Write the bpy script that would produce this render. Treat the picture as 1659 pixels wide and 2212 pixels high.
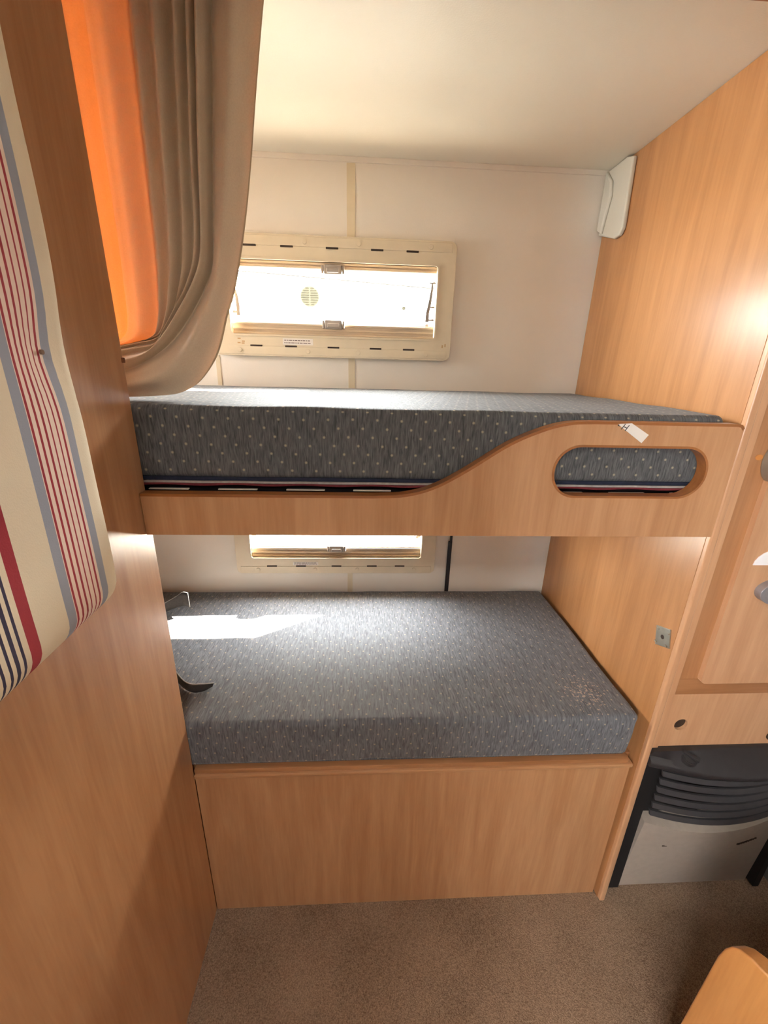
import bpy, bmesh, math, random
from mathutils import Vector, Matrix, noise as mnoise

for o in list(bpy.data.objects):
    bpy.data.objects.remove(o)
S = bpy.context.scene
COL = S.collection
random.seed(7)
R = math.radians

# ------------------------------------------------------------------ camera
cam_d = bpy.data.cameras.new('camera')
cam = bpy.data.objects.new('camera', cam_d)
COL.objects.link(cam)
PITCH, YAW, ROLL, CAMZ, FPX = 19.1704, 3.3576, 1.5192, 1.3474, 892.69
a, b, c = R(PITCH), R(YAW), R(ROLL)
fw = Vector((math.sin(b) * math.cos(a), math.cos(b) * math.cos(a), -math.sin(a)))
rt = Vector((math.cos(b), -math.sin(b), 0))
up = rt.cross(fw)
rt2 = math.cos(c) * rt + math.sin(c) * up
up2 = -math.sin(c) * rt + math.cos(c) * up
M = Matrix((rt2, up2, -fw)).transposed().to_4x4()
M.translation = Vector((0, 0, CAMZ))
cam.matrix_world = M
cam_d.sensor_fit = 'VERTICAL'
cam_d.sensor_height = 24.0
cam_d.lens = 24.0 * FPX / 2212.0
cam_d.clip_start = 0.01
S.camera = cam

# ------------------------------------------------------------------ light and exposure
SKY = 64.0
SUN = 150.0
EXPOSURE = 0.36
world = bpy.data.worlds.new('sky')
S.world = world
world.use_nodes = True
wn = world.node_tree
bg = wn.nodes['Background']
bg.inputs['Color'].default_value = (0.93, 0.97, 1.0, 1)
bg.inputs['Strength'].default_value = SKY
sun_d = bpy.data.lights.new('sun', 'SUN')
sun_d.energy = SUN
sun_d.angle = R(0.6)
sun_d.color = (1.0, 0.95, 0.86)
sun = bpy.data.objects.new('sun', sun_d)
COL.objects.link(sun)
sun.rotation_euler = Vector((-1.62, -1.0, -1.0)).to_track_quat('-Z', 'Y').to_euler()
sun.location = (4, 3, 4)
S.view_settings.view_transform = 'Standard'
S.view_settings.look = 'None'
S.view_settings.exposure = EXPOSURE
S.view_settings.gamma = 1.0
S.view_settings.use_curve_mapping = False


def portal(name, loc, normal, w, h):
    """Marks a window opening so that the sky beyond it is sampled well; gives no light of its own."""
    d = bpy.data.lights.new(name, 'AREA')
    d.shape = 'RECTANGLE'
    d.size, d.size_y = w, h
    d.cycles.is_portal = True
    o = bpy.data.objects.new(name, d)
    COL.objects.link(o)
    o.location = loc
    n = Vector(normal)
    o.rotation_euler = n.to_track_quat('-Z', 'Z' if abs(n.z) < .5 else 'Y').to_euler()
    return o


# ------------------------------------------------------------------ layout (metres, camera above the origin)
DF = 0.700      # lower bed front
DU = 0.6775     # guard board front
DB = 1.2817     # back wall
XL = -0.3688    # partition face
XR = 0.650      # wardrobe side
DW = 0.685      # wardrobe front
ZC = 1.849      # ceiling
SX = 1.16       # half width of the caravan
YF = -2.5       # front end of the caravan

# ------------------------------------------------------------------ materials
MATS = {}


def nodes(name):
    m = bpy.data.materials.new(name)
    m.use_nodes = True
    nt = m.node_tree
    return m, nt, nt.nodes['Principled BSDF']


def N(nt, t, **kw):
    n = nt.nodes.new(t)
    for k, v in kw.items():
        setattr(n, k, v)
    return n


def srgb(r, g, b):
    f = lambda v: (v / 255 / 12.92) if v / 255 <= .04045 else ((v / 255 + .055) / 1.055) ** 2.4
    return (f(r), f(g), f(b), 1)


def plain(name, col, rough=.5, metal=0, spec=.5, var=0.0, vscale=40, bump=0.0, bscale=300, coat=0, trans=0):
    if name in MATS:
        return MATS[name]
    m, nt, p = nodes(name)
    p.inputs['Base Color'].default_value = col
    p.inputs['Roughness'].default_value = rough
    p.inputs['Metallic'].default_value = metal
    p.inputs['Specular IOR Level'].default_value = spec
    p.inputs['Coat Weight'].default_value = coat
    p.inputs['Transmission Weight'].default_value = trans
    tc = N(nt, 'ShaderNodeTexCoord')
    if var:
        n = N(nt, 'ShaderNodeTexNoise')
        n.inputs['Scale'].default_value = vscale
        n.inputs['Detail'].default_value = 5
        nt.links.new(tc.outputs['Object'], n.inputs['Vector'])
        r = N(nt, 'ShaderNodeValToRGB')
        r.color_ramp.elements[0].position = .3
        r.color_ramp.elements[1].position = .7
        r.color_ramp.elements[0].color = [v * (1 - var) for v in col[:3]] + [1]
        r.color_ramp.elements[1].color = [min(1, v * (1 + var)) for v in col[:3]] + [1]
        nt.links.new(n.outputs['Fac'], r.inputs['Fac'])
        nt.links.new(r.outputs['Color'], p.inputs['Base Color'])
    if bump:
        n2 = N(nt, 'ShaderNodeTexNoise')
        n2.inputs['Scale'].default_value = bscale
        n2.inputs['Detail'].default_value = 4
        nt.links.new(tc.outputs['Object'], n2.inputs['Vector'])
        bm_ = N(nt, 'ShaderNodeBump')
        bm_.inputs['Strength'].default_value = bump
        bm_.inputs['Distance'].default_value = .002
        nt.links.new(n2.outputs['Fac'], bm_.inputs['Height'])
        nt.links.new(bm_.outputs['Normal'], p.inputs['Normal'])
    MATS[name] = m
    return m


def wood(name, dark, light, axis='Z', rough=.3, gloss=.5, coat=.25):
    """Beech laminate: long soft streaks along one axis and fine pores."""
    if name in MATS:
        return MATS[name]
    m, nt, p = nodes(name)
    tc = N(nt, 'ShaderNodeTexCoord')
    mp = N(nt, 'ShaderNodeMapping')
    sc = [14, 14, 14]
    sc['XYZ'.index(axis)] = 1.1
    mp.inputs['Scale'].default_value = sc
    nt.links.new(tc.outputs['Object'], mp.inputs['Vector'])
    n1 = N(nt, 'ShaderNodeTexNoise')
    n1.inputs['Scale'].default_value = 1.6
    n1.inputs['Detail'].default_value = 6
    n1.inputs['Distortion'].default_value = 1.2
    nt.links.new(mp.outputs['Vector'], n1.inputs['Vector'])
    mp2 = N(nt, 'ShaderNodeMapping')
    sc2 = [230, 230, 230]
    sc2['XYZ'.index(axis)] = 14
    mp2.inputs['Scale'].default_value = sc2
    nt.links.new(tc.outputs['Object'], mp2.inputs['Vector'])
    n2 = N(nt, 'ShaderNodeTexNoise')
    n2.inputs['Scale'].default_value = 1.0
    n2.inputs['Detail'].default_value = 3
    nt.links.new(mp2.outputs['Vector'], n2.inputs['Vector'])
    mx = N(nt, 'ShaderNodeMix', data_type='FLOAT')
    mx.inputs['Factor'].default_value = .28
    nt.links.new(n1.outputs['Fac'], mx.inputs['A'])
    nt.links.new(n2.outputs['Fac'], mx.inputs['B'])
    r = N(nt, 'ShaderNodeValToRGB')
    r.color_ramp.elements[0].position = .34
    r.color_ramp.elements[1].position = .66
    r.color_ramp.elements[0].color = dark
    r.color_ramp.elements[1].color = light
    nt.links.new(mx.outputs['Result'], r.inputs['Fac'])
    nt.links.new(r.outputs['Color'], p.inputs['Base Color'])
    p.inputs['Roughness'].default_value = rough
    p.inputs['Specular IOR Level'].default_value = gloss
    p.inputs['Coat Weight'].default_value = coat
    p.inputs['Coat Roughness'].default_value = .22
    b_ = N(nt, 'ShaderNodeBump')
    b_.inputs['Strength'].default_value = .06
    b_.inputs['Distance'].default_value = .0006
    nt.links.new(n2.outputs['Fac'], b_.inputs['Height'])
    nt.links.new(b_.outputs['Normal'], p.inputs['Normal'])
    MATS[name] = m
    return m


WD, WL = srgb(174, 124, 84), srgb(198, 150, 108)
beech = wood('beech_laminate', WD, WL)
beech_h = wood('beech_laminate_crosswise', WD, WL, axis='X')
beech_dark = wood('beech_frame', srgb(154, 104, 66), srgb(178, 127, 86))
beech_dark_h = wood('beech_frame_crosswise', srgb(154, 104, 66), srgb(178, 127, 86), axis='X')
beech_pale = wood('beech_door', srgb(184, 136, 98), srgb(204, 157, 118))
edge_brown = wood('edge_band_brown', srgb(140, 84, 40), srgb(164, 104, 54), axis='X', rough=.35)
wall_white = plain('wall_vinyl', srgb(240, 231, 218), .55, var=.02, vscale=6, bump=.12, bscale=420)
ceil_white = plain('ceiling_vinyl', srgb(243, 237, 222), .5, var=.015, vscale=5, bump=.15, bscale=350)
seam_cream = plain('seam_strip', srgb(224, 208, 178), .5, var=.03, vscale=20)
frame_cream = plain('window_frame_plastic', srgb(222, 206, 178), .42, var=.03, vscale=30, bump=.05, bscale=600)
rail_cream = plain('blind_rail_plastic', srgb(196, 176, 150), .4, var=.03, vscale=30)
slot_dark = plain('slot_dark', srgb(52, 34, 20), .7, var=.1)
clip_grey = plain('clip_plastic', srgb(170, 158, 146), .35, var=.05)
arm_grey = plain('stay_arm', srgb(70, 62, 58), .45, var=.1)
sticker_white = plain('sticker_paper', srgb(236, 228, 218), .6, var=.02)
ink = plain('sticker_ink', srgb(110, 90, 84), .7, var=.1)
black_rubber = plain('black_rubber', srgb(34, 30, 32), .55, var=.15, bump=.1)
black_plastic = plain('heater_black', srgb(46, 42, 42), .38, var=.08, vscale=60, bump=.1, bscale=500)
black_deep = plain('heater_recess', srgb(16, 13, 13), .7, var=.1)
heater_grey = plain('heater_cover', srgb(168, 154, 140), .5, var=.05, vscale=60, bump=.15, bscale=700)
steel = plain('steel', srgb(178, 172, 158), .35, metal=.9, var=.08, vscale=80)
cover_white = plain('corner_cover_plastic', srgb(216, 210, 194), .4, var=.02, vscale=12)
slat_white = plain('slat_glint_pale', srgb(236, 222, 200), .4, var=.05, vscale=60)
piping_white = plain('piping_white', srgb(158, 148, 142), .8, var=.15, vscale=120)
red_cloth = plain('mattress_red_edge', srgb(110, 34, 40), .85, var=.2, vscale=150)
navy_cloth = plain('mattress_navy_edge', srgb(24, 28, 48), .85, var=.2, vscale=150)
flap_edge = plain('raw_fabric_edge', srgb(150, 146, 140), .9, var=.15, vscale=200)
cabin_lining = plain('cabin_lining', srgb(112, 109, 105), .6, var=.03, vscale=8)
neigh_white = plain('neighbour_skin', srgb(240, 238, 232), .5, var=.01)
vent_yellow = plain('vent_plastic', srgb(42, 41, 34), .9, spec=0, var=.03)
vent_dark = plain('vent_slat', srgb(26, 25, 20), .9, spec=0, var=.03)
outside_ground = plain('gravel', srgb(176, 170, 160), .9, var=.15, vscale=12, bump=.4, bscale=60)
brown_knot = plain('hook_brown', srgb(120, 72, 40), .5, var=.1)
amber = plain('worn_spot', srgb(196, 128, 62), .5, var=.1)


def carpet_mat():
    m, nt, p = nodes('carpet')
    tc = N(nt, 'ShaderNodeTexCoord')
    n = N(nt, 'ShaderNodeTexNoise')
    n.inputs['Scale'].default_value = 420
    n.inputs['Detail'].default_value = 3
    nt.links.new(tc.outputs['Object'], n.inputs['Vector'])
    n2 = N(nt, 'ShaderNodeTexNoise')
    n2.inputs['Scale'].default_value = 6
    nt.links.new(tc.outputs['Object'], n2.inputs['Vector'])
    mx = N(nt, 'ShaderNodeMix', data_type='FLOAT')
    mx.inputs['Factor'].default_value = .25
    nt.links.new(n.outputs['Fac'], mx.inputs['A'])
    nt.links.new(n2.outputs['Fac'], mx.inputs['B'])
    r = N(nt, 'ShaderNodeValToRGB')
    r.color_ramp.elements[0].position = .33
    r.color_ramp.elements[1].position = .68
    r.color_ramp.elements[0].color = srgb(104, 82, 63)
    r.color_ramp.elements[1].color = srgb(166, 140, 116)
    nt.links.new(mx.outputs['Result'], r.inputs['Fac'])
    nt.links.new(r.outputs['Color'], p.inputs['Base Color'])
    p.inputs['Roughness'].default_value = .95
    p.inputs['Specular IOR Level'].default_value = .1
    b_ = N(nt, 'ShaderNodeBump')
    b_.inputs['Strength'].default_value = .5
    b_.inputs['Distance'].default_value = .004
    nt.links.new(n.outputs['Fac'], b_.inputs['Height'])
    nt.links.new(b_.outputs['Normal'], p.inputs['Normal'])
    return m


carpet = carpet_mat()


def fabric_mat(name, wear=None, base=(66, 66, 67), hi=(110, 110, 110), spec=.42, sheen=.3):
    """Slate upholstery with fine ribs and staggered pale flecks (flat print); wear = (x, y, r) frayed spot."""
    m, nt, p = nodes(name)
    L = nt.links.new

    def math_(op, a, b_=None, c_=None):
        n = N(nt, 'ShaderNodeMath', operation=op)
        for i, v in enumerate((a, b_, c_)):
            if v is None:
                continue
            if isinstance(v, (int, float)):
                n.inputs[i].default_value = v
            else:
                L(v, n.inputs[i])
        return n.outputs[0]
    tc = N(nt, 'ShaderNodeTexCoord')
    sp = N(nt, 'ShaderNodeSeparateXYZ')
    L(tc.outputs['Object'], sp.inputs[0])
    x, y, z = sp.outputs
    v = math_('ADD', z, y)
    row = math_('FLOOR', math_('DIVIDE', v, .0145))
    fv = math_('SUBTRACT', math_('FRACT', math_('DIVIDE', v, .0145)), .5)
    ux = math_('ADD', math_('DIVIDE', x, .041), math_('MULTIPLY', row, .41))
    fu = math_('SUBTRACT', math_('FRACT', ux), .5)
    du = math_('MULTIPLY', fu, .041)
    dv = math_('MULTIPLY', fv, .0145)
    rr = math_('SQRT', math_('ADD', math_('MULTIPLY', du, du), math_('MULTIPLY', dv, dv)))
    mr = N(nt, 'ShaderNodeMapRange')
    L(rr, mr.inputs['Value'])
    mr.inputs['From Min'].default_value = .0009
    mr.inputs['From Max'].default_value = .0030
    mr.inputs['To Min'].default_value = .8
    mr.inputs['To Max'].default_value = 0
    # ribs
    mp = N(nt, 'ShaderNodeMapping')
    mp.inputs['Scale'].default_value = (420, 45, 45)
    L(tc.outputs['Object'], mp.inputs['Vector'])
    n1 = N(nt, 'ShaderNodeTexNoise')
    n1.inputs['Scale'].default_value = 1
    n1.inputs['Detail'].default_value = 4
    n1.inputs['Distortion'].default_value = .6
    L(mp.outputs['Vector'], n1.inputs['Vector'])
    r = N(nt, 'ShaderNodeValToRGB')
    r.color_ramp.elements[0].position = .3
    r.color_ramp.elements[1].position = .72
    r.color_ramp.elements[0].color = srgb(*base)
    r.color_ramp.elements[1].color = srgb(*hi)
    L(n1.outputs['Fac'], r.inputs['Fac'])
    mix = N(nt, 'ShaderNodeMix', data_type='RGBA')
    L(mr.outputs['Result'], mix.inputs['Factor'])
    L(r.outputs['Color'], mix.inputs['A'])
    mix.inputs['B'].default_value = srgb(178, 164, 140)
    out = mix.outputs['Result']
    if wear:
        wx, wy, wr = wear
        dx = math_('DIVIDE', math_('SUBTRACT', x, wx), wr)
        dy = math_('DIVIDE', math_('SUBTRACT', y, wy), wr * 1.25)
        dist = math_('SQRT', math_('ADD', math_('MULTIPLY', dx, dx), math_('MULTIPLY', dy, dy)))
        n3 = N(nt, 'ShaderNodeTexNoise')
        n3.inputs['Scale'].default_value = 170
        n3.inputs['Detail'].default_value = 3
        L(tc.outputs['Object'], n3.inputs['Vector'])
        k = math_('SUBTRACT', n3.outputs['Fac'], math_('MULTIPLY_ADD', dist, .10, .53))
        mr2 = N(nt, 'ShaderNodeMapRange')
        L(k, mr2.inputs['Value'])
        mr2.inputs['From Min'].default_value = 0
        mr2.inputs['From Max'].default_value = .03
        mr2.inputs['To Max'].default_value = .75
        mix2 = N(nt, 'ShaderNodeMix', data_type='RGBA')
        near = math_('LESS_THAN', dist, 1.15)
        L(math_('MULTIPLY', mr2.outputs['Result'], near), mix2.inputs['Factor'])
        L(out, mix2.inputs['A'])
        mix2.inputs['B'].default_value = srgb(196, 170, 150)
        out = mix2.outputs['Result']
    L(out, p.inputs['Base Color'])
    p.inputs['Roughness'].default_value = .72
    p.inputs['Specular IOR Level'].default_value = spec
    p.inputs['Sheen Weight'].default_value = sheen
    p.inputs['Sheen Roughness'].default_value = .4
    b_ = N(nt, 'ShaderNodeBump')
    b_.inputs['Strength'].default_value = .35
    b_.inputs['Distance'].default_value = .0015
    L(n1.outputs['Fac'], b_.inputs['Height'])
    L(b_.outputs['Normal'], p.inputs['Normal'])
    return m


def curtain_mat(name, fac):
    m, nt, p = nodes(name)
    L = nt.links.new
    tc = N(nt, 'ShaderNodeTexCoord')
    n = N(nt, 'ShaderNodeTexNoise')
    n.inputs['Scale'].default_value = 500
    L(tc.outputs['Object'], n.inputs['Vector'])
    r = N(nt, 'ShaderNodeValToRGB')
    r.color_ramp.elements[0].color = srgb(214, 194, 164)
    r.color_ramp.elements[1].color = srgb(232, 216, 188)
    L(n.outputs['Fac'], r.inputs['Fac'])
    L(r.outputs['Color'], p.inputs['Base Color'])
    p.inputs['Roughness'].default_value = .55
    p.inputs['Sheen Weight'].default_value = .3
    tr = N(nt, 'ShaderNodeBsdfTranslucent')
    tr.inputs['Color'].default_value = srgb(246, 128, 52)
    mx = N(nt, 'ShaderNodeMixShader')
    mx.inputs['Fac'].default_value = fac
    L(p.outputs['BSDF'], mx.inputs[1])
    L(tr.outputs['BSDF'], mx.inputs[2])
    L(mx.outputs['Shader'], nt.nodes['Material Output'].inputs['Surface'])
    return m


def glass_mat():
    m, nt, p = nodes('acrylic_pane')
    L = nt.links.new
    nt.nodes.remove(p)
    t = N(nt, 'ShaderNodeBsdfTransparent')
    t.inputs['Color'].default_value = (.97, .97, .96, 1)
    g = N(nt, 'ShaderNodeBsdfGlossy')
    g.inputs['Roughness'].default_value = .03
    mx = N(nt, 'ShaderNodeMixShader')
    mx.inputs['Fac'].default_value = .05
    L(t.outputs[0], mx.inputs[1])
    L(g.outputs[0], mx.inputs[2])
    L(mx.outputs[0], nt.nodes['Material Output'].inputs['Surface'])
    return m


pane_mat = glass_mat()


def stripe_mat(y_edge):
    """Woven stripes across the cushion, measured from its far edge."""
    m, nt, p = nodes('striped_ticking')
    L = nt.links.new
    tc = N(nt, 'ShaderNodeTexCoord')
    sp = N(nt, 'ShaderNodeSeparateXYZ')
    L(tc.outputs['Object'], sp.inputs[0])
    d = N(nt, 'ShaderNodeMath', operation='SUBTRACT')
    d.inputs[0].default_value = y_edge
    L(sp.outputs['Y'], d.inputs[1])
    PER = .250
    dv = N(nt, 'ShaderNodeMath', operation='DIVIDE')
    L(d.outputs[0], dv.inputs[0])
    dv.inputs[1].default_value = PER
    fr = N(nt, 'ShaderNodeMath', operation='FRACT')
    L(dv.outputs[0], fr.inputs[0])
    cream, grey, red, pale, navy = srgb(222, 206, 178), srgb(150, 152, 160), srgb(150, 50, 56), srgb(232, 208, 190), srgb(62, 56, 74)
    segs = [(0, cream), (.038, grey), (.048, pale)]
    for k in range(6):
        cpos = .0535 + k * .0076
        segs += [(cpos - .0013, red), (cpos + .0013, pale)]
    segs += [(.0945, grey), (.106, cream), (.144, red), (.156, cream)]
    for k in range(4):
        cpos = .163 + k * .0075
        segs += [(cpos - .0016, navy), (cpos + .0016, cream)]
    r = N(nt, 'ShaderNodeValToRGB')
    cr = r.color_ramp
    cr.interpolation = 'CONSTANT'
    cr.elements[0].position = 0
    cr.elements[0].color = segs[0][1]
    cr.elements[1].position = segs[1][0] / PER
    cr.elements[1].color = segs[1][1]
    for s, col in segs[2:]:
        e = cr.elements.new(s / PER)
        e.color = col
    L(fr.outputs[0], r.inputs['Fac'])
    L(r.outputs['Color'], p.inputs['Base Color'])
    p.inputs['Roughness'].default_value = .9
    p.inputs['Specular IOR Level'].default_value = .15
    n = N(nt, 'ShaderNodeTexNoise')
    n.inputs['Scale'].default_value = 700
    L(tc.outputs['Object'], n.inputs['Vector'])
    b_ = N(nt, 'ShaderNodeBump')
    b_.inputs['Strength'].default_value = .2
    b_.inputs['Distance'].default_value = .001
    L(n.outputs['Fac'], b_.inputs['Height'])
    L(b_.outputs['Normal'], p.inputs['Normal'])
    return m


# ------------------------------------------------------------------ mesh helpers
def finish(name, bm, mat, parent=None, smooth=35, origin=None):
    """One mesh object; vertices come in world coordinates."""
    bmesh.ops.recalc_face_normals(bm, faces=bm.faces[:])
    if parent is not None:
        off = Vector((0, 0, 0))
        q = parent
        while q is not None:
            off += Vector(q.location)
            q = q.parent
        loc = Vector((0, 0, 0))
    else:
        if origin is None:
            xs = [v.co for v in bm.verts]
            origin = ((min(v.x for v in xs) + max(v.x for v in xs)) / 2, (min(v.y for v in xs) + max(v.y for v in xs)) / 2, min(v.z for v in xs))
        off = Vector(origin)
        loc = off
    for v in bm.verts:
        v.co -= off
    me = bpy.data.meshes.new(name)
    bm.to_mesh(me)
    bm.free()
    me.materials.append(mat)
    if smooth:
        me.polygons.foreach_set('use_smooth', [True] * len(me.polygons))
        me.set_sharp_from_angle(angle=R(smooth))
    o = bpy.data.objects.new(name, me)
    COL.objects.link(o)
    o.parent = parent
    o.location = loc
    if 0 < smooth < 50:
        o.modifiers.new('flat_faces', 'WEIGHTED_NORMAL').keep_sharp = True
    return o


def thing(name, label, cat, loc, group=None):
    o = bpy.data.objects.new(name, None)
    COL.objects.link(o)
    o.empty_display_size = .05
    o.location = loc
    o['label'] = label
    o['category'] = cat
    if group:
        o['group'] = group
    return o


def tag(o, label, cat, group=None):
    o['label'] = label
    o['category'] = cat
    if group:
        o['group'] = group
    return o


def struct(o, label=None):
    o['kind'] = 'structure'
    if label:
        o['label'] = label
    return o


def struct_root(name, loc, label):
    o = bpy.data.objects.new(name, None)
    COL.objects.link(o)
    o.location = loc
    return struct(o, label)


def bx(x0, x1, y0, y1, z0, z1, bm=None, r=0, seg=2):
    t = bmesh.new()
    bmesh.ops.create_cube(t, size=1)
    for v in t.verts:
        v.co = Vector(((x0 + x1) / 2 + v.co.x * (x1 - x0), (y0 + y1) / 2 + v.co.y * (y1 - y0), (z0 + z1) / 2 + v.co.z * (z1 - z0)))
    if r:
        bmesh.ops.bevel(t, geom=t.edges[:], offset=r, segments=seg, profile=.5, affect='EDGES', clamp_overlap=True)
    return merge(bm, t)


def merge(bm, t):
    if bm is None:
        return t
    me = bpy.data.meshes.new('tmp')
    t.to_mesh(me)
    t.free()
    bm.from_mesh(me)
    bpy.data.meshes.remove(me)
    return bm


def prism(outer, a0, a1, axis='Y', holes=(), bm=None, bevel=0, seg=2):
    """Outline in the two other axes (in x, y, z order) with holes, drawn out from a0 to a1."""
    t = bmesh.new()

    def P(u, v, w):
        return {'Y': (u, w, v), 'X': (w, u, v), 'Z': (u, v, w)}[axis]
    edges = []
    for loop in [outer] + list(holes):
        vs = [t.verts.new(P(u, v, a0)) for u, v in loop]
        for i in range(len(vs)):
            edges.append(t.edges.new((vs[i], vs[(i + 1) % len(vs)])))
    bmesh.ops.triangle_fill(t, use_beauty=True, use_dissolve=False, edges=edges)
    faces = t.faces[:]
    ret = bmesh.ops.extrude_face_region(t, geom=faces)
    d = Vector(P(0, 0, a1)) - Vector(P(0, 0, a0))
    for v in [g for g in ret['geom'] if isinstance(g, bmesh.types.BMVert)]:
        v.co += d
    bmesh.ops.recalc_face_normals(t, faces=t.faces[:])
    if bevel:
        t.normal_update()
        es = [e for e in t.edges if len(e.link_faces) == 2 and e.calc_face_angle(0) > R(50)
              and abs((e.verts[0].co - e.verts[1].co).normalized().dot(d.normalized())) < .5]
        bmesh.ops.bevel(t, geom=es, offset=bevel, segments=seg, profile=.5, affect='EDGES', clamp_overlap=True)
    return merge(bm, t)


def rrect(x0, x1, z0, z1, r, n=6):
    pts = []
    for cx, cz, a0 in ((x1 - r, z1 - r, 0), (x0 + r, z1 - r, 90), (x0 + r, z0 + r, 180), (x1 - r, z0 + r, 270)):
        for k in range(n + 1):
            t = R(a0 + 90 * k / n)
            pts.append((cx + r * math.cos(t), cz + r * math.sin(t)))
    return pts


def rect(x0, x1, z0, z1):
    return [(x0, z0), (x1, z0), (x1, z1), (x0, z1)]


def ellipse(cx, cz, rx, rz, n=24):
    return [(cx + rx * math.cos(2 * math.pi * k / n), cz + rz * math.sin(2 * math.pi * k / n)) for k in range(n)]


def cyl(cx, cy, cz, r, d, axis='Y', n=20, bm=None, bevel=0):
    """Disc whose near face lies at the lower end of the axis."""
    uv = {'Y': (cx, cz), 'X': (cy, cz), 'Z': (cx, cy)}[axis]
    a0 = {'Y': cy, 'X': cx, 'Z': cz}[axis]
    return prism(ellipse(uv[0], uv[1], r, r, n), a0, a0 + d, axis, bm=bm, bevel=bevel)


def strip(path, prof, bm=None, closed=False):
    """Sweep a 2-D profile (normal offset, y offset) along an x-z path; used for edge bands."""
    t = bm or bmesh.new()
    rings = []
    n = len(path)
    for i, p_ in enumerate(path):
        a_ = Vector(path[(i - 1) % n] if (closed or i > 0) else path[i])
        b_ = Vector(path[(i + 1) % n] if (closed or i < n - 1) else path[i])
        d = (b_ - a_).normalized()
        nn = Vector((-d.y, d.x))
        rings.append([t.verts.new((p_[0] + nn.x * o_, yy, p_[1] + nn.y * o_)) for o_, yy in prof])
    m = len(prof)
    for i in range(n if closed else n - 1):
        A, B = rings[i], rings[(i + 1) % n]
        for k in range(m):
            t.faces.new((A[k], A[(k + 1) % m], B[(k + 1) % m], B[k]))
    if not closed:
        t.faces.new(rings[0])
        t.faces.new(rings[-1][::-1])
    return t


def soft_box(x0, x1, y0, y1, z0, z1, r, nx, ny, nz, disp=None):
    """Rounded cushion block with a dense skin; disp(p, n) returns a displaced point."""
    def axis_pts(lo, hi, n):
        e = [0, .12, .3, .5, .75, 1.0]
        return [lo + r * k for k in e] + [lo + r + (hi - lo - 2 * r) * k / n for k in range(1, n)] + [hi - r * k for k in e[::-1]]
    X, Y, Z = axis_pts(x0, x1, nx), axis_pts(y0, y1, ny), axis_pts(z0, z1, nz)
    t = bmesh.new()
    cache = {}

    def V(x, y, z):
        key = (round(x, 5), round(y, 5), round(z, 5))
        if key not in cache:
            q = Vector((x, y, z))
            i_ = Vector((min(max(x, x0 + r), x1 - r), min(max(y, y0 + r), y1 - r), min(max(z, z0 + r), z1 - r)))
            d = q - i_
            nrm = d.normalized() if d.length > 1e-9 else Vector((0, 0, 1))
            q = i_ + nrm * r
            if disp:
                q = disp(q, nrm)
            cache[key] = t.verts.new(q)
        return cache[key]

    def face_grid(A, B, f):
        for i in range(len(A) - 1):
            for j in range(len(B) - 1):
                t.faces.new((V(*f(A[i], B[j])), V(*f(A[i + 1], B[j])), V(*f(A[i + 1], B[j + 1])), V(*f(A[i], B[j + 1]))))
    face_grid(X, Y, lambda u, v: (u, v, z0))
    face_grid(X, Y, lambda u, v: (u, v, z1))
    face_grid(X, Z, lambda u, v: (u, y0, v))
    face_grid(X, Z, lambda u, v: (u, y1, v))
    face_grid(Y, Z, lambda u, v: (x0, u, v))
    face_grid(Y, Z, lambda u, v: (x1, u, v))
    return t


def catmull(pts, n):
    P = [Vector(p_) for p_ in pts]
    P = [2 * P[0] - P[1]] + P + [2 * P[-1] - P[-2]]
    out = []
    m = len(P) - 3
    for k in range(n):
        t = k / (n - 1) * m
        i = min(int(t), m - 1)
        f = t - i
        a_, b_, c_, d_ = P[i:i + 4]
        out.append(.5 * ((2 * b_) + (c_ - a_) * f + (2 * a_ - 5 * b_ + 4 * c_ - d_) * f * f + (3 * b_ - a_ - 3 * c_ + d_) * f ** 3))
    return out


# ------------------------------------------------------------------ the setting
WIN_X0, WIN_X1 = -0.411, 0.251
OPN_X0, OPN_X1 = -0.364, 0.206
UP_Z0, UP_Z1 = 1.372, 1.670
LO_Z0, LO_Z1 = 0.687, 0.985

struct(finish('floor', bx(-SX, SX, YF, DB + .03, -.03, 0), carpet), 'brown flecked carpet floor')
# ceiling with a roof hatch behind the camera
HX0, HX1, HY0, HY1 = -.11, .11, -.71, -.49
struct(finish('ceiling', prism(rect(-SX, SX, YF, DB + .03), ZC, ZC + .03, 'Z', holes=[rect(HX0, HX1, HY0, HY1)]), ceil_white, smooth=0), 'cream vinyl ceiling above the bunks')
portal('portal_roof', (0, (HY0 + HY1) / 2, ZC + .03), (0, 0, -1), HX1 - HX0, HY1 - HY0)

wb = prism(rect(-SX, SX, 0, ZC), DB, DB + .03, 'Y', holes=[rrect(OPN_X0, OPN_X1, UP_Z0 + .053, UP_Z1 - .056, .012), rrect(OPN_X0, OPN_X1, LO_Z0 + .053, LO_Z1 - .056, .012)])
wall_back = struct(finish('wall_back', wb, wall_white, smooth=0), 'pale vinyl back wall behind the bunks')
portal('portal_upper', ((OPN_X0 + OPN_X1) / 2, DB + .036, (UP_Z0 + UP_Z1) / 2), (0, -1, 0), OPN_X1 - OPN_X0, .19)
portal('portal_lower', ((OPN_X0 + OPN_X1) / 2, DB + .036, (LO_Z0 + LO_Z1) / 2), (0, -1, 0), OPN_X1 - OPN_X0, .19)

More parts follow.
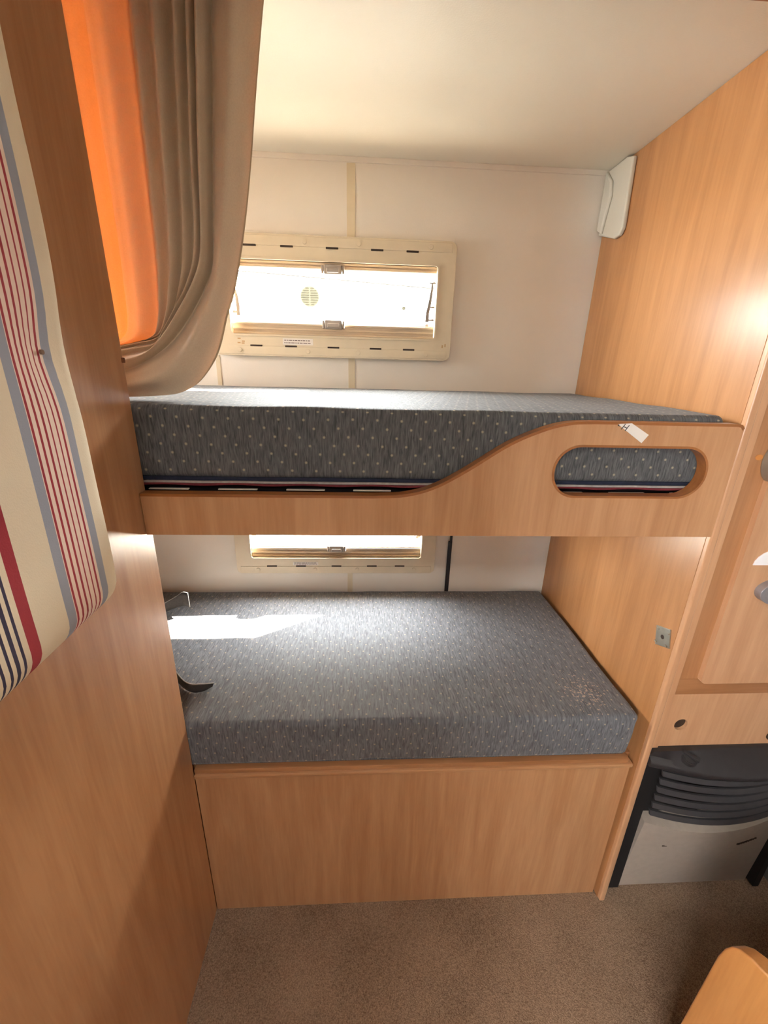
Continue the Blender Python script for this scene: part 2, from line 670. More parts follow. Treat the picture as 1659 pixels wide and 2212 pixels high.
# side walls with windows (one lights the left end of the bunks)
LWY0, LWY1, LWZ0, LWZ1 = .89, 1.09, 1.43, 1.61
VWY0, VWY1, VWZ0, VWZ1 = -1.90, -1.00, 1.12, 1.60
struct(finish('wall_left', prism(rect(YF, DB + .03, 0, ZC), -SX - .03, -SX, 'X', holes=[rect(LWY0, LWY1, LWZ0, LWZ1), rect(VWY0, VWY1, VWZ0, VWZ1)]), wall_white, smooth=0))
struct(finish('wall_right', prism(rect(YF, DB + .03, 0, ZC), SX, SX + .03, 'X'), cabin_lining, smooth=0))
struct(finish('wall_front', prism(rect(-SX, SX, 0, ZC), YF - .03, YF, 'Y'), cabin_lining, smooth=0))
portal('portal_left_bunk', (-SX - .03, (LWY0 + LWY1) / 2, (LWZ0 + LWZ1) / 2), (1, 0, 0), LWY1 - LWY0, LWZ1 - LWZ0)
portal('portal_left', (-SX - .03, (VWY0 + VWY1) / 2, (VWZ0 + VWZ1) / 2), (1, 0, 0), VWY1 - VWY0, VWZ1 - VWZ0)

# partition on the left and the washroom wall that closes it off from the bunks
struct(finish('wall_partition', bx(XL - .03, XL, -.3, DF, 0, ZC, r=.0015), beech), 'glossy beech partition to the left of the bunks')
struct(finish('wall_washroom', bx(-SX, XL - .03, DF - .03, DF, 0, ZC), beech))
struct(finish('trim_1', bx(-SX, SX, DF + .005, .741, 1.836, ZC, r=.002), beech_dark_h), 'beech header strip along the ceiling')
struct(finish('trim_2', bx(-SX, SX, DB - .004, DB, ZC - .012, ZC, r=.001), wall_white), 'narrow lap where wall meets ceiling')
for nm, x0, x1, z0, z1, lab_ in (('trim_3', -.043, -.021, UP_Z1 - .002, 1.836, 'yellowed cover strip between upper window and ceiling'), ('trim_4', -.040, -.021, 1.29, UP_Z0 + .002, 'yellowed cover strip just below the upper window'), ('trim_5', -.045, -.028, .60, LO_Z0 + .002, 'cover strip just below the lower window'), ('trim_6', -.418, -.406, 1.29, UP_Z0, 'cover strip below the left corner of the upper window')):
    struct(finish(nm, bx(x0, x1, DB - .0014, DB, z0, z1, r=.0004), seam_cream), lab_)


# ------------------------------------------------------------------ windows
def make_window(name, z0, z1, label, upper):
    y = DB
    w = struct_root(name, ((WIN_X0 + WIN_X1) / 2, y, z0), label)
    oz0, oz1 = z0 + .053, z1 - .056
    inner = rrect(OPN_X0, OPN_X1, oz0, oz1, .012)
    yf = y - .020
    finish('frame', prism(rrect(WIN_X0, WIN_X1, z0, z1, .018), yf, y + .004, 'Y', holes=[inner], bevel=.0055, seg=3), frame_cream, w)
    finish('lip', strip(inner, [(.0035, yf - .0028), (-.0015, yf - .0028), (-.0015, y + .028), (.0005, y + .028), (.0005, yf + .001), (.0035, yf + .001)], closed=True), frame_cream, w)
    # raised border bands that leave a fine joint along the slots
    for k, (a_, b_) in enumerate(((z0 + .004, z0 + .0262), (z1 - .0268, z1 - .004))):
        finish('border_band', bx(WIN_X0 + .012, WIN_X1 - .012, yf - .0014, yf + .002, a_, b_, r=.0012), frame_cream, w)
    for xs in (-.296, -.2, -.0815, .0375, .132):
        for zz in (z0 + .0268, z1 - .0275):
            finish('vent_slot', bx(xs - .0165, xs + .0165, yf - .0022, yf + .004, zz - .0023, zz + .0023, r=.001), slot_dark, w)
    for xs in (-.342, -.153, -.0115, .181):
        for zz in (z0 + .015, z1 - .0155):
            t = cyl(xs, yf - .0034, zz, .006, .004, n=16, bevel=.0016)
            finish('screw_cap', t, frame_cream, w)
    # blind rails
    for top in (True, False):
        if top:
            a0, a1 = oz1 - .020, oz1 - .001
        else:
            a0, a1 = oz0 + .002, oz0 + .038
        rl = finish('blind_rail', bx(OPN_X0 + .003, OPN_X1 - .003, y - .004, y + .014, a0, a1, r=.002), rail_cream, w)
        for q in range(2 if top else 3):
            zz = a0 + (a1 - a0) * (q + .5) / (2 if top else 3)
            finish('rib', bx(OPN_X0 + .004, OPN_X1 - .004, y - .0075, y - .003, zz - .0032, zz + .0028, r=.0012), rail_cream, rl)
        cz = a0 if top else a1 - .004
        cx = -.081
        cl = finish('blind_clip', bx(cx - .024, cx + .024, y - .019, y + .002, cz - .012, cz + .012, r=.004), clip_grey, w)
        finish('clip_tab', bx(cx - .016, cx + .016, y - .023, y - .016, cz - .008, cz + .003, r=.002), clip_grey, cl)
        for s in (-1, 1):
            finish('clip_ear', bx(cx + s * .028 - .003, cx + s * .028 + .003, y - .016, y + .002, cz - .010, cz + .010, r=.0015), clip_grey, cl)
    # sash and pane
    sash_o, sash_i = rrect(OPN_X0 + .002, OPN_X1 - .002, oz0 + .001, oz1 - .001, .011), rrect(OPN_X0 + .007, OPN_X1 - .007, oz0 + .006, oz1 - .006, .010)
    finish('sash', prism(sash_o, y + .020, y + .030, 'Y', holes=[sash_i]), neigh_white, w)
    finish('pane', prism(rrect(OPN_X0 + .005, OPN_X1 - .005, oz0 + .004, oz1 - .004, .010), y + .0235, y + .0255, 'Y'), pane_mat, w)
    # stays
    if upper:
        for s, xs in ((-1, OPN_X0 + .018), (1, OPN_X1 - .012)):
            if s < 0:
                path = [(xs, oz0 + .052), (xs + .001, oz0 + .075), (xs - .001, oz0 + .10), (xs - .006, oz0 + .122)]
            else:
                path = [(xs - .010, oz0 + .050), (xs - .009, oz0 + .075), (xs - .004, oz0 + .10), (xs, oz0 + .135), (xs, oz0 + .152)]
            t = bmesh.new()
            wv = [.010, .0095, .009, .0065, .0045]
            prev = None
            cp = [Vector(q) for q in path]
            left = [(p_.x - wv[i] / 2, p_.y) for i, p_ in enumerate(cp)]
            right = [(p_.x + wv[i] / 2, p_.y) for i, p_ in enumerate(cp)]
            arm = finish('stay_arm', prism(left + right[::-1], y + .006, y + .013, 'Y', bevel=.001), arm_grey, w)
            x_b, z_b = path[0]
            finish('pivot', cyl(x_b, y + .003, z_b - .010, .0052, .006, n=14, bevel=.001), clip_grey, arm)
            if s > 0:
                for zz in (oz0 + .056, oz0 + .089, oz0 + .150):
                    finish('lug', bx(xs - .008, xs + .010, y + .007, y + .012, zz - .002, zz + .002, r=.0008), arm_grey, arm)
            else:
                finish('lug', bx(xs - .014, xs, y + .007, y + .012, oz0 + .058, oz0 + .064, r=.0008), arm_grey, arm)
    else:
        for s, xs in ((-1, OPN_X0 + .012), (1, OPN_X1 - .012)):
            o_ = [(xs - s * -.010, oz0 + .085), (xs - s * .010, oz0 + .070), (xs - s * .004, oz0 + .062), (xs + s * .010, oz0 + .075)]
            finish('stay_arm', prism(o_, y + .006, y + .012, 'Y'), clip_grey, w)
    # sticker with two lines of tiny print
    sx0, sx1 = (-.222, -.138) if upper else (-.226, -.142)
    sz = z0 + (.0395 if upper else .0365)
    hh = .0085 if upper else .006
    st = finish('sticker', bx(sx0, sx1, yf - .0007, yf + .001, sz - hh, sz + hh), sticker_white, w)
    for ln in (0, 1):
        xx = sx0 + .004
        while xx < sx1 - .008:
            wd = random.uniform(.003, .011)
            zz = sz + (.003 if ln == 0 else -.0035) * hh / .0085
            finish('print_mark', bx(xx, min(xx + wd, sx1 - .003), yf - .0009, yf, zz - .0009, zz + .0010), ink, st, smooth=0)
            xx += wd + .0018
    return w


win_up = make_window('window_1', UP_Z0, UP_Z1, 'upper bunk window with cream plastic frame and blind rails', True)
win_lo = make_window('window_2', LO_Z0, LO_Z1, 'lower bunk window half hidden by the guard board', False)
# small chips on the upper frame
for xx, zz in ((-.342, 1.416), (-.331, 1.409), (-.343, 1.405), (-.332, 1.404)):
    finish('scuff', bx(xx - .004, xx + .004, DB - .0204, DB - .019, zz - .0015, zz + .0015), plain('scuff_brown', srgb(190, 150, 100), .6, var=.1), win_up, smooth=0)
for xx, zz in ((.228, 1.410), (.236, 1.413)):
    finish('scuff', bx(xx - .0015, xx + .0015, DB - .0204, DB - .019, zz - .004, zz + .004), MATS['scuff_brown'], win_up, smooth=0)

# black pipe at the lower back wall
cp = thing('cable_pipe', 'thin black vertical pipe on the back wall beside the lower window', 'pipe', (.302, DB - .008, .50))
finish('pipe', cyl(.302, DB - .0085, .50, .0068, .30, 'Z', n=12), black_rubber, cp)
finish('sleeve', cyl(.3045, DB - .0075, .80, .0042, .25, 'Z', n=10), black_rubber, cp)

# white corner cover
cc = thing('corner_cover', 'pale plastic corner cover under the ceiling beside the wardrobe', 'cover', (XR, 1.24, 1.675))
out = [(DB - .003, 1.702), (1.196, 1.674), (1.174, 1.676), (1.164, 1.690), (1.172, 1.838), (1.20, 1.8475), (DB - .003, 1.8475)]
finish('plate', prism(out, XR - .012, XR - .0005, 'X', bevel=.004, seg=3), cover_white, cc)
out2 = [(DB - .004, 1.712), (1.255, 1.700), (1.235, 1.78), (1.245, 1.815), (DB - .004, 1.846)]
finish('boss', prism(out2, XR - .020, XR - .010, 'X', bevel=.005, seg=3), cover_white, cc)

# ------------------------------------------------------------------ upper bunk
ub = thing('bunk_bed', 'upper bunk with beech guard board and oval hand hole', 'bunk bed', (.14, .95, 1.067))
ZB, ZLOW, ZT = 1.067, 1.1395, 1.272
top = catmull([(.02, ZLOW), (.075, 1.1425), (.125, 1.157), (.178, 1.187), (.247, 1.233), (.303, 1.2585), (.345, 1.2695), (.385, ZT)], 34)
top = [(XL + .001, ZLOW)] + [(p_.x, p_.y) for p_ in top]
top += [(XR - .014, ZT), (XR - .006, ZT - .0015), (XR - .0015, ZT - .007)]
outline = top + [(XR - .0015, ZB), (XL + .001, ZB)]
slot_hole = rrect(.330, .602, 1.1435, 1.231, .0425, 12)
finish('guard_board', prism(outline, DU, DU + .020, 'Y', holes=[slot_hole], bevel=.0018), beech, ub)
finish('edge_band', strip(top, [(.0012, DU - .0002), (.0012, DU + .0202), (-.0035, DU + .0202), (-.0035, DU - .0006)]), edge_brown, ub)
finish('edge_band', strip(slot_hole, [(.0010, DU - .0008), (.0010, DU + .0205), (-.0030, DU + .0205), (-.0030, DU - .0008)], closed=True), edge_brown, ub)
finish('side_gap_strip', bx(XR - .0045, XR - .0006, DU + .001, DU + .018, ZB, ZT - .01), edge_brown, ub)
lab = finish('paper_label', None or prism([(.4255, 1.2695), (.4495, 1.2712), (.4830, 1.2525), (.4735, 1.2385)], DU - .0006, DU + .0005, 'Y'), sticker_white, ub, smooth=0)
lab['label'] = 'torn white label stuck on the guard board'


def stroke(p0, p1, w=.0013):
    d = (Vector(p1) - Vector(p0)).normalized()
    n_ = Vector((-d.y, d.x)) * w / 2
    q0, q1 = Vector(p0), Vector(p1)
    return [tuple(q0 + n_), tuple(q0 - n_), tuple(q1 - n_), tuple(q1 + n_)]


tt = None
for p0, p1 in (((.4385, 1.2700), (.4330, 1.2610)), ((.4455, 1.2680), (.4400, 1.2585)), ((.4360, 1.2655), (.4428, 1.2632)), ((.4275, 1.2690), (.4262, 1.2665)), ((.4262, 1.2672), (.4300, 1.2662))):
    tt = prism(stroke(p0, p1), DU - .0009, DU - .0004, 'Y', bm=tt)
finish('letter_h', tt, plain('pen_ink', srgb(60, 56, 56), .7, var=.1), lab, smooth=0)
finish('front_rail', bx(XL - .7, XR - .002, DF + .001, DF + .0115, ZB, 1.125), beech_dark_h, ub)
finish('back_rail', bx(-SX + .002, XR - .002, DB - .024, DB - .003, 1.095, 1.138), beech_dark_h, ub)
for k in range(-6, 9):
    xc = -.336 + .1185 * k
    if xc < -1.12 or xc > .62:
        continue
    sl_ = finish('slat', bx(xc - .037, xc + .037, .752, DB - .004, 1.139, 1.1475, r=.002), beech_dark, ub)
    finish('slat_end_glint', bx(xc - .034, xc + .034, .7125, .7185, 1.1380, 1.1402, r=.0008), slat_white, sl_)  # pale bar: light caught on the slat ends, put into the colour


finish('gap_shade_strip', bx(-SX + .004, XR - .004, .7192, .7215, 1.118, 1.1462), plain('gap_shade_black', srgb(26, 22, 24), .95, spec=.1, var=.1), ub)  # black strip added: the gap's shade under the mattress as colour


def nz(p_, s=1.0, off=0.0):
    return mnoise.noise(Vector((p_.x * s + off, p_.y * s, p_.z * s)))


def mat_disp_upper(q, n_):
    z_rel = (q.z - 1.160) / .125
    if n_.z > .3:
        q = q + Vector((0, 0, .006 * math.sin(min(1, max(0, (q.y - .70) / .5)) * 1.4) * n_.z))
        q.z += .0022 * nz(q, 7)
    if n_.y < -.3:
        q.y += .0025 * nz(q, 9, 3)
    return q


m_up = finish('upper_mattress', soft_box(-SX + .012, XR - .010, .704, DB - .006, 1.160, 1.283, .014, 60, 20, 6, mat_disp_upper), fabric_mat('slate_fleck_fabric', spec=.18, sheen=.10), smooth=60)
tag(m_up, 'slate grey flecked mattress on the upper bunk', 'mattress')


def wavy(x0, x1, yy, zf, h, th, n=90):
    t = bmesh.new()
    rings = []
    for i in range(n + 1):
        x = x0 + (x1 - x0) * i / n
        z = zf(x)
        rings.append([t.verts.new((x, yy, z + h / 2)), t.verts.new((x, yy + th, z + h / 2)), t.verts.new((x, yy + th, z - h / 2)), t.verts.new((x, yy, z - h / 2))])
    for i in range(n):
        for k in range(4):
            t.faces.new((rings[i][k], rings[i][(k + 1) % 4], rings[i + 1][(k + 1) % 4], rings[i + 1][k]))
    t.faces.new(rings[0])
    t.faces.new(rings[-1][::-1])
    return t


def sag(x):
    ph = (x + .336) / .1185
    return -.0022 * (.5 - .5 * math.cos(2 * math.pi * ph))


finish('lower_seam', wavy(-.9, XR - .02, .7055, lambda x: 1.1605, .006, .02), navy_cloth, m_up)
finish('piping', wavy(-.9, XR - .02, .7035, lambda x: 1.1552 + .3 * sag(x), .0036, .02), piping_white, m_up)
finish('underside_edge', wavy(-.9, XR - .02, .7045, lambda x: 1.1518 + 1.0 * sag(x), .0036, .02), red_cloth, m_up)

# ------------------------------------------------------------------ lower bed
lb = thing('bed_base', 'beech box base under the lower mattress', 'bed base', (.14, .99, 0))
finish('front_panel', bx(XL + .001, XR - .006, DF, DF + .015, 0, .476), beech, lb)
finish('ledge', bx(XL + .001, XR - .004, DF - .007, DF + .02, .470, .481, r=.003), beech_h, lb)
finish('ledge_cap', bx(XL + .001, XR - .014, DF - .002, DF + .02, .480, .493, r=.003), beech_dark_h, lb)
finish('base_board', bx(-SX + .01, XR - .003, DF + .016, DB - .004, .470, .4925), beech_dark_h, lb)


def mat_disp_lower(q, n_):
    if n_.z > .3:
        e = min(1, max(0, (q.y - .70) / .06))
        q.z += (.0025 * nz(q, 6, 11) + .0012 * nz(q, 19, 5)) * e
        # small puckers near the front edge
        q.z += .0016 * math.sin(q.x * 95 + 3 * nz(q, 5)) * math.exp(-((q.x - .10) / .10) ** 2) * math.exp(-((q.y - .74) / .05) ** 2)
    if n_.y < -.3:
        q.y += .003 * nz(q, 8, 2) + .0015 * math.sin(q.x * 60 + 5 * nz(q, 3)) * math.exp(-((q.x - .1) / .2) ** 2)
        q.y += .010 * max(0, (.56 - q.z) / .07) * 0.6
    if n_.x > .3:
        q.x -= .020 * max(0, (.612 - q.z) / .12)
    return q


m_lo = finish('lower_mattress', soft_box(-SX + .012, XR - .012, .702, DB - .012,   .4935, .617, .013, 90, 36, 8, mat_disp_lower), fabric_mat('slate_fleck_fabric_worn', wear=(.795, -.205, .052), base=(78, 79, 82), hi=(126, 127, 130), spec=.25, sheen=.25), smooth=60)
tag(m_lo, 'slate grey flecked mattress on the lower bed with a frayed spot', 'mattress')

# grey fabric flap standing on the lower mattress
path = catmull([(-.522, 1.128), (-.556, 1.146), (-.600, 1.125), (-.604, 1.06), (-.560, .985), (-.520, .925), (-.470, .865), (-.425, .818), (-.392, .797), (-.368, .800), (-.352, .815)], 60)
hgt = [(.046, .0)]
t = bmesh.new()
rows = []
for i, p_ in enumerate(path):
    f = i / 59
    h = .034 + .014 * math.exp(-(f / .14) ** 2) - .016 * max(0, (f - .8) / .2)
    zb = .6195 + .022 * math.exp(-(f / .16) ** 2)
    lean = .010 * math.sin(f * 5)
    d = (path[min(i + 1, 59)] - path[max(i - 1, 0)]).normalized()
    nn = Vector((-d.y, d.x))
    row = []
    for k in range(5):
        g = k / 4
        row.append(t.verts.new((p_.x + nn.x * lean * g, p_.y + nn.y * lean * g, zb + h * g + .002 * math.sin(f * 30) * g)))
    rows.append(row)
for i in range(59):
    for k in range(4):
        t.faces.new((rows[i][k], rows[i][k + 1], rows[i + 1][k + 1], rows[i + 1][k]))
fl = finish('fabric_strap', t, plain('flap_cloth', srgb(58, 52, 48), .9, var=.2, vscale=160, bump=.3, bscale=500), smooth=60)
md = fl.modifiers.new('thickness', 'SOLIDIFY')
md.thickness = .0022
md.offset = 0
tag(fl, 'loose grey fabric strap curling up on the lower mattress beside the partition', 'strap')
t = bmesh.new()
rim = []
for i, p_ in enumerate(path):
    f = i / 59
    h = .034 + .014 * math.exp(-(f / .14) ** 2) - .016 * max(0, (f - .8) / .2)
    zb = .6195 + .022 * math.exp(-(f / .16) ** 2)
    lean = .010 * math.sin(f * 5)
    d = (path[min(i + 1, 59)] - path[max(i - 1, 0)]).normalized()
    nn = Vector((-d.y, d.x))
    cpt = Vector((p_.x + nn.x * lean, p_.y + nn.y * lean, zb + h + .002 * math.sin(f * 30)))
    rim.append([t.verts.new(cpt + Vector((nn.x * .0014 * math.cos(q), nn.y * .0014 * math.cos(q), .0014 * math.sin(q)))) for q in [2 * math.pi * k / 6 for k in range(6)]])
for i in range(59):
    for k in range(6):
        t.faces.new((rim[i][k], rim[i][(k + 1) % 6], rim[i + 1][(k + 1) % 6], rim[i + 1][k]))
finish('raw_edge', t, flap_edge, fl, smooth=60)

# ------------------------------------------------------------------ wardrobe on the right
wr = thing('wardrobe', 'tall beech wardrobe to the right of the bunks', 'wardrobe', (.90, .98, 0))
finish('side_panel', bx(XR, XR + .016, DW + .004, DB - .002, 0, ZC - .001), wood('beech_side', srgb(164, 112, 68), srgb(186, 133, 86)), wr)
finish('corner_post', bx(XR + .001, XR + .0165, DW - .006, DW + .02, 0, ZC - .002, r=.0035, seg=3), beech_pale, wr)
finish('face_strip', bx(XR + .016, XR + .0305, DW - .004, DW + .016, .545, ZC - .002, r=.0015), beech_pale, wr)
finish('frame_stile', bx(XR + .029, .742, DW - .001, DW + .017, .696, ZC - .002, r=.0015), beech_dark, wr)
finish('frame_rail', bx(XR + .026, SX - .002, DW - .0015, DW + .0165, .694, .737, r=.0015), beech_dark_h, wr)
finish('frame_back', bx(XR + .03, SX - .002, DW + .006, DW + .018, .735, ZC - .002), beech_dark, wr)
dr = finish('door', prism(rrect(.7205, SX - .01, .732, ZC - .03, .012, 8), DW - .012, DW + .004, 'Y', bevel=.004, seg=3), beech_pale, wr)
finish('pull_handle', prism([(x, z) for x, z in ellipse(.818, .957, .052, .028, 28)], DW - .026, DW - .010, 'Y', bevel=.008, seg=4), plain('handle_grey', srgb(150, 144, 146), .3, metal=.35, var=.1, vscale=60), dr)
tri = [(.752, 1.012)] + [(.792 + .048 * math.cos(q), 1.012 + .034 * math.sin(q)) for q in [math.pi - math.pi * k / 12 for k in range(13)]]
finish('white_sticker', prism(tri[1:], DW - .0135, DW - .0118, 'Y'), plain('sticker_bright', srgb(244, 240, 240), .35, var=.01), dr, smooth=0)
lt = finish('latch', prism(ellipse(.734, 1.210, .030, .040, 24), DW - .022, DW - .002, 'Y', bevel=.006, seg=3), plain('latch_grey', srgb(150, 138, 124), .4, metal=.3, var=.08), wr)
finish('latch_hole', cyl(.727, DW - .0232, 1.217, .0075, .004, n=16), slot_dark, lt)
finish('worn_spot', prism(ellipse(.698, 1.216, .007, .005, 14), DW - .0016, DW, 'Y'), amber, wr, smooth=0)
# lower panel with the heater opening
lp = prism(rect(XR + .029, SX - .002, .545, .696), DW + .001, DW + .016, 'Y', holes=[ellipse(.722, .607, .0155, .0155, 24)])
finish('lower_panel', lp, beech_pale, wr, smooth=0)
finish('vent_hole', cyl(.722, DW + .008, .607, .0162, .004, n=24), slot_dark, wr)
finish('vent_hole', cyl(.950, DW - .0012, .568, .012, .004, n=20), slot_dark, wr)
finish('niche_back', bx(XR + .03, SX - .002, DW + .10, DW + .11, 0, .545), black_deep, wr)
# metal plate on the wardrobe side above the lower mattress
pl = finish('striker_plate', prism([(.742, .832), (.704, .846), (.694, .806), (.732, .790)], XR - .0030, XR + .0005, 'X', bevel=.0012), steel, wr)
pl['label'] = 'small metal plate with a hole'
finish('plate_hole', cyl(XR - .0034, .7175, .8185, .0048, .002, 'X', n=16), slot_dark, pl)
for yy, zz in ((.734, .829), (.705, .836), (.702, .807), (.731, .798)):
    finish('plate_tab', bx(XR - .0052, XR - .002, yy - .003, yy + .003, zz - .0016, zz + .0016, r=.0006), steel, pl)

# ------------------------------------------------------------------ heater
HXL, HXR = XR + .021, 1.105
hc = (HXL + HXR) / 2
ht = thing('gas_heater', 'black and grey gas heater built in under the wardrobe', 'heater', (hc, .70, 0))


def bow(x, d):
    return d * max(0, 1 - ((x - hc) / ((HXR - HXL) / 2)) ** 2)


def bowed(z0, z1, y_end, d, yb, x0=HXL, x1=HXR, n=24, dz=0.0, tilt=0.0, thick=None):
    """Slab with a front that bows towards the room."""
    t = bmesh.new()
    rings = []
    for i in range(n + 1):
        x = x0 + (x1 - x0) * i / n
        yf = y_end - bow(x, d)
        zs = -bow(x, dz)
        yk = yb if thick is None else yf + thick
        rings.append([t.verts.new((x, yk + (tilt if thick else 0), z0 + (zs if thick else 0))), t.verts.new((x, yf + tilt, z0 + zs)), t.verts.new((x, yf, z1 + zs)), t.verts.new((x, yk, z1 + (zs if thick else 0)))])
    for i in range(n):
        for k in range(4):
            t.faces.new((rings[i][k], rings[i][(k + 1) % 4], rings[i + 1][(k + 1) % 4], rings[i + 1][k]))
    t.faces.new(rings[0])
    t.faces.new(rings[-1][::-1])
    return t


tb = bmesh.new()
rings = []
for i in range(29):
    x = HXL - .003 + (HXR - HXL + .006) * i / 28
    xq = min(max(x, HXL), HXR)
    yf = .672 - bow(xq, .045)
    rings.append([tb.verts.new(p_) for p_ in ((x, DW - .001, .5445), (x, DW - .012, .5435), (x, yf + .012, .520), (x, yf + .002, .512), (x, yf, .503), (x, yf + .004, .494), (x, yf + .03, .490), (x, DW + .05, .490), (x, DW + .05, .5445))])
for i in range(28):
    for k in range(9):
        tb.faces.new((rings[i][k], rings[i][(k + 1) % 9], rings[i + 1][(k + 1) % 9], rings[i + 1][k]))
tb.faces.new(rings[0])
tb.faces.new(rings[-1][::-1])
finish('top_cover', tb, black_plastic, ht, smooth=40)
# control knob on the sloping top
kb = bmesh.new()
bmesh.ops.create_cone(kb, cap_ends=True, segments=24, radius1=.020, radius2=.017, depth=.010)
bmesh.ops.bevel(kb, geom=[e for e in kb.edges if abs(e.verts[0].co.z - e.verts[1].co.z) < 1e-5 and e.verts[0].co.z > 0], offset=.002, segments=2, affect='EDGES')
rot = Matrix.Rotation(R(28), 4, 'X')
for v in kb.verts:
    v.co = rot @ v.co + Vector((.748, .668, .531))
knob = finish('control_knob', kb, black_plastic, ht, smooth=40)
gr = bmesh.new()
bx(-.004, .004, -.018, .018, .003, .011, gr, r=.0015)
r2 = Matrix.Rotation(R(28), 4, 'X') @ Matrix.Rotation(R(50), 4, 'Z')
for v in gr.verts:
    v.co = r2 @ v.co + Vector((.748, .668, .531))
finish('knob_grip', gr, black_plastic, knob)
finish('housing', bx(HXL - .004, HXR + .004, .715, .770, .03, .49), black_deep, ht)
finish('side_cheek', bx(HXL - .004, HXL + .044, .702, .772, .012, .492), black_deep, ht)
finish('side_cheek', bx(HXR - .010, HXR + .006, .690, .772, .012, .492), black_deep, ht)
slat_black = plain('heater_slat', srgb(62, 59, 60), .35, var=.08, vscale=60)
NS = 6
for k in range(NS):
    zt = .472 - k * .0260
    finish('grille_slat', bowed(zt - .0125, zt, .700, .036, .73, HXL + .046, HXR - .012, dz=.018, tilt=-.004, thick=.005), slat_black, ht, smooth=40)
cv = bowed(.004, .296, .703, .034, .735, HXL + .046, HXR - .012, 30, dz=.024)
for v in cv.verts:                                              # lower edge rises towards the right end
    if v.co.z < .1 and v.co.y < .73:
        v.co.y = .711
        v.co.z = .004
cover = finish('front_cover', cv, heater_grey, ht, smooth=40)
finish('cover_slot', bx(.782, .806, .6852, .70, .200, .2040), slot_dark, cover)
sl = None
for k in range(8):
    xx = .985 + .007 * k
    y_t, z_t = .703 - bow(xx, .034), .296 - bow(xx, .024)
    yy = y_t + (z_t - .2) / (z_t - .004) * (.711 - y_t)
    sl = bx(xx, xx + .0072, yy - .0012, yy + .01, .196 + .0014 * k, .2005 + .0014 * k, sl)
finish('cover_handle_slot', sl, slot_dark, cover, smooth=0)
finish('cover_handle_dot', cyl(.985, .6872, .1975, .005, .01, n=14), slot_dark, cover)

# ------------------------------------------------------------------ bench end panel, bottom right
pts = [(-.55, 0), (-.55, .52), (.20, .545), (.27, .537), (.318, .515)]
pts += [(.345 + .0, .503), (.362, .490), (.373, .474), (.379, .455), (.383, .425), (.388, .20), (.391, 0)]
bench = thing('bench', 'beech bench with a rounded end panel at the right of the carpet', 'bench', (.88, -.08, 0))
finish('end_panel', prism(pts, .605, .632, 'X', bevel=.006, seg=4), wood('beech_bench', srgb(190, 128, 70), srgb(210, 148, 86)), bench, smooth=40)
finish('seat_box', bx(.633, SX - .004, -.55, .34, 0, .40), beech_dark_h, bench)
finish('seat_cushion', bx(.636, SX - .006, -.54, .335, .401, .478, r=.02, seg=4), plain('red_upholstery', srgb(150, 62, 56), .9, var=.1, vscale=200, bump=.2), bench)

# ------------------------------------------------------------------ curtain
cu = thing('curtain', 'beige curtain tied back against the partition above the upper mattress', 'curtain', (-.32, .76, 1.27))
# hanging threads: plan position at the top, then a path in x-z to the tie behind the partition edge
SW = {  # u: list of (x, z) on the way down
    1.00: [(-.132, 1.845), (-.141, 1.799), (-.155, 1.72), (-.170, 1.629), (-.186, 1.55), (-.207, 1.470), (-.226, 1.42), (-.247, 1.362), (-.280, 1.318), (-.312, 1.299), (-.352, 1.293), (-.396, 1.2905), (-.46, 1.290)],
    0.80: [(-.205, 1.845), (-.212, 1.80), (-.220, 1.72), (-.228, 1.64), (-.236, 1.56), (-.243, 1.50), (-.260, 1.462), (-.290, 1.418), (-.325, 1.378), (-.362, 1.352), (-.396, 1.335), (-.43, 1.326), (-.47, 1.322)],
    0.60: [(-.235, 1.845), (-.240, 1.80), (-.247, 1.72), (-.254, 1.64), (-.259, 1.56), (-.266, 1.510), (-.284, 1.468), (-.308, 1.432), (-.330, 1.400), (-.348, 1.376), (-.385, 1.368), (-.43, 1.360), (-.47, 1.35)],
    0.48: [(-.268, 1.845), (-.272, 1.80), (-.278, 1.72), (-.284, 1.64), (-.290, 1.56), (-.298, 1.50), (-.308, 1.46), (-.320, 1.425), (-.338, 1.396), (-.360, 1.386), (-.390, 1.380), (-.43, 1.37), (-.47, 1.36)],
    0.30: [(-.340, 1.845), (-.342, 1.80), (-.344, 1.72), (-.346, 1.64), (-.348, 1.56), (-.350, 1.50), (-.353, 1.46), (-.357, 1.425), (-.364, 1.398), (-.376, 1.386), (-.40, 1.376), (-.43, 1.372), (-.47, 1.366)],
    0.00: [(-.47, 1.845), (-.47, 1.80), (-.47, 1.72), (-.47, 1.64), (-.47, 1.56), (-.47, 1.50), (-.47, 1.46), (-.468, 1.43), (-.466, 1.41), (-.465, 1.396), (-.466, 1.388), (-.468, 1.38), (-.47, 1.372)],
}
KEYS = sorted(SW)
NV, NU = 90, 150
rows = {k: catmull(SW[k], NV) for k in KEYS}


def thread(u, j):
    for i in range(len(KEYS) - 1):
        if KEYS[i] <= u <= KEYS[i + 1]:
            f = (u - KEYS[i]) / (KEYS[i + 1] - KEYS[i])
            break
    # smooth blend across the keyed threads
    km = KEYS[max(i - 1, 0)]
    kp = KEYS[min(i + 2, len(KEYS) - 1)]
    p0, p1 = rows[KEYS[i]][j], rows[KEYS[i + 1]][j]
    return p0.lerp(p1, f)


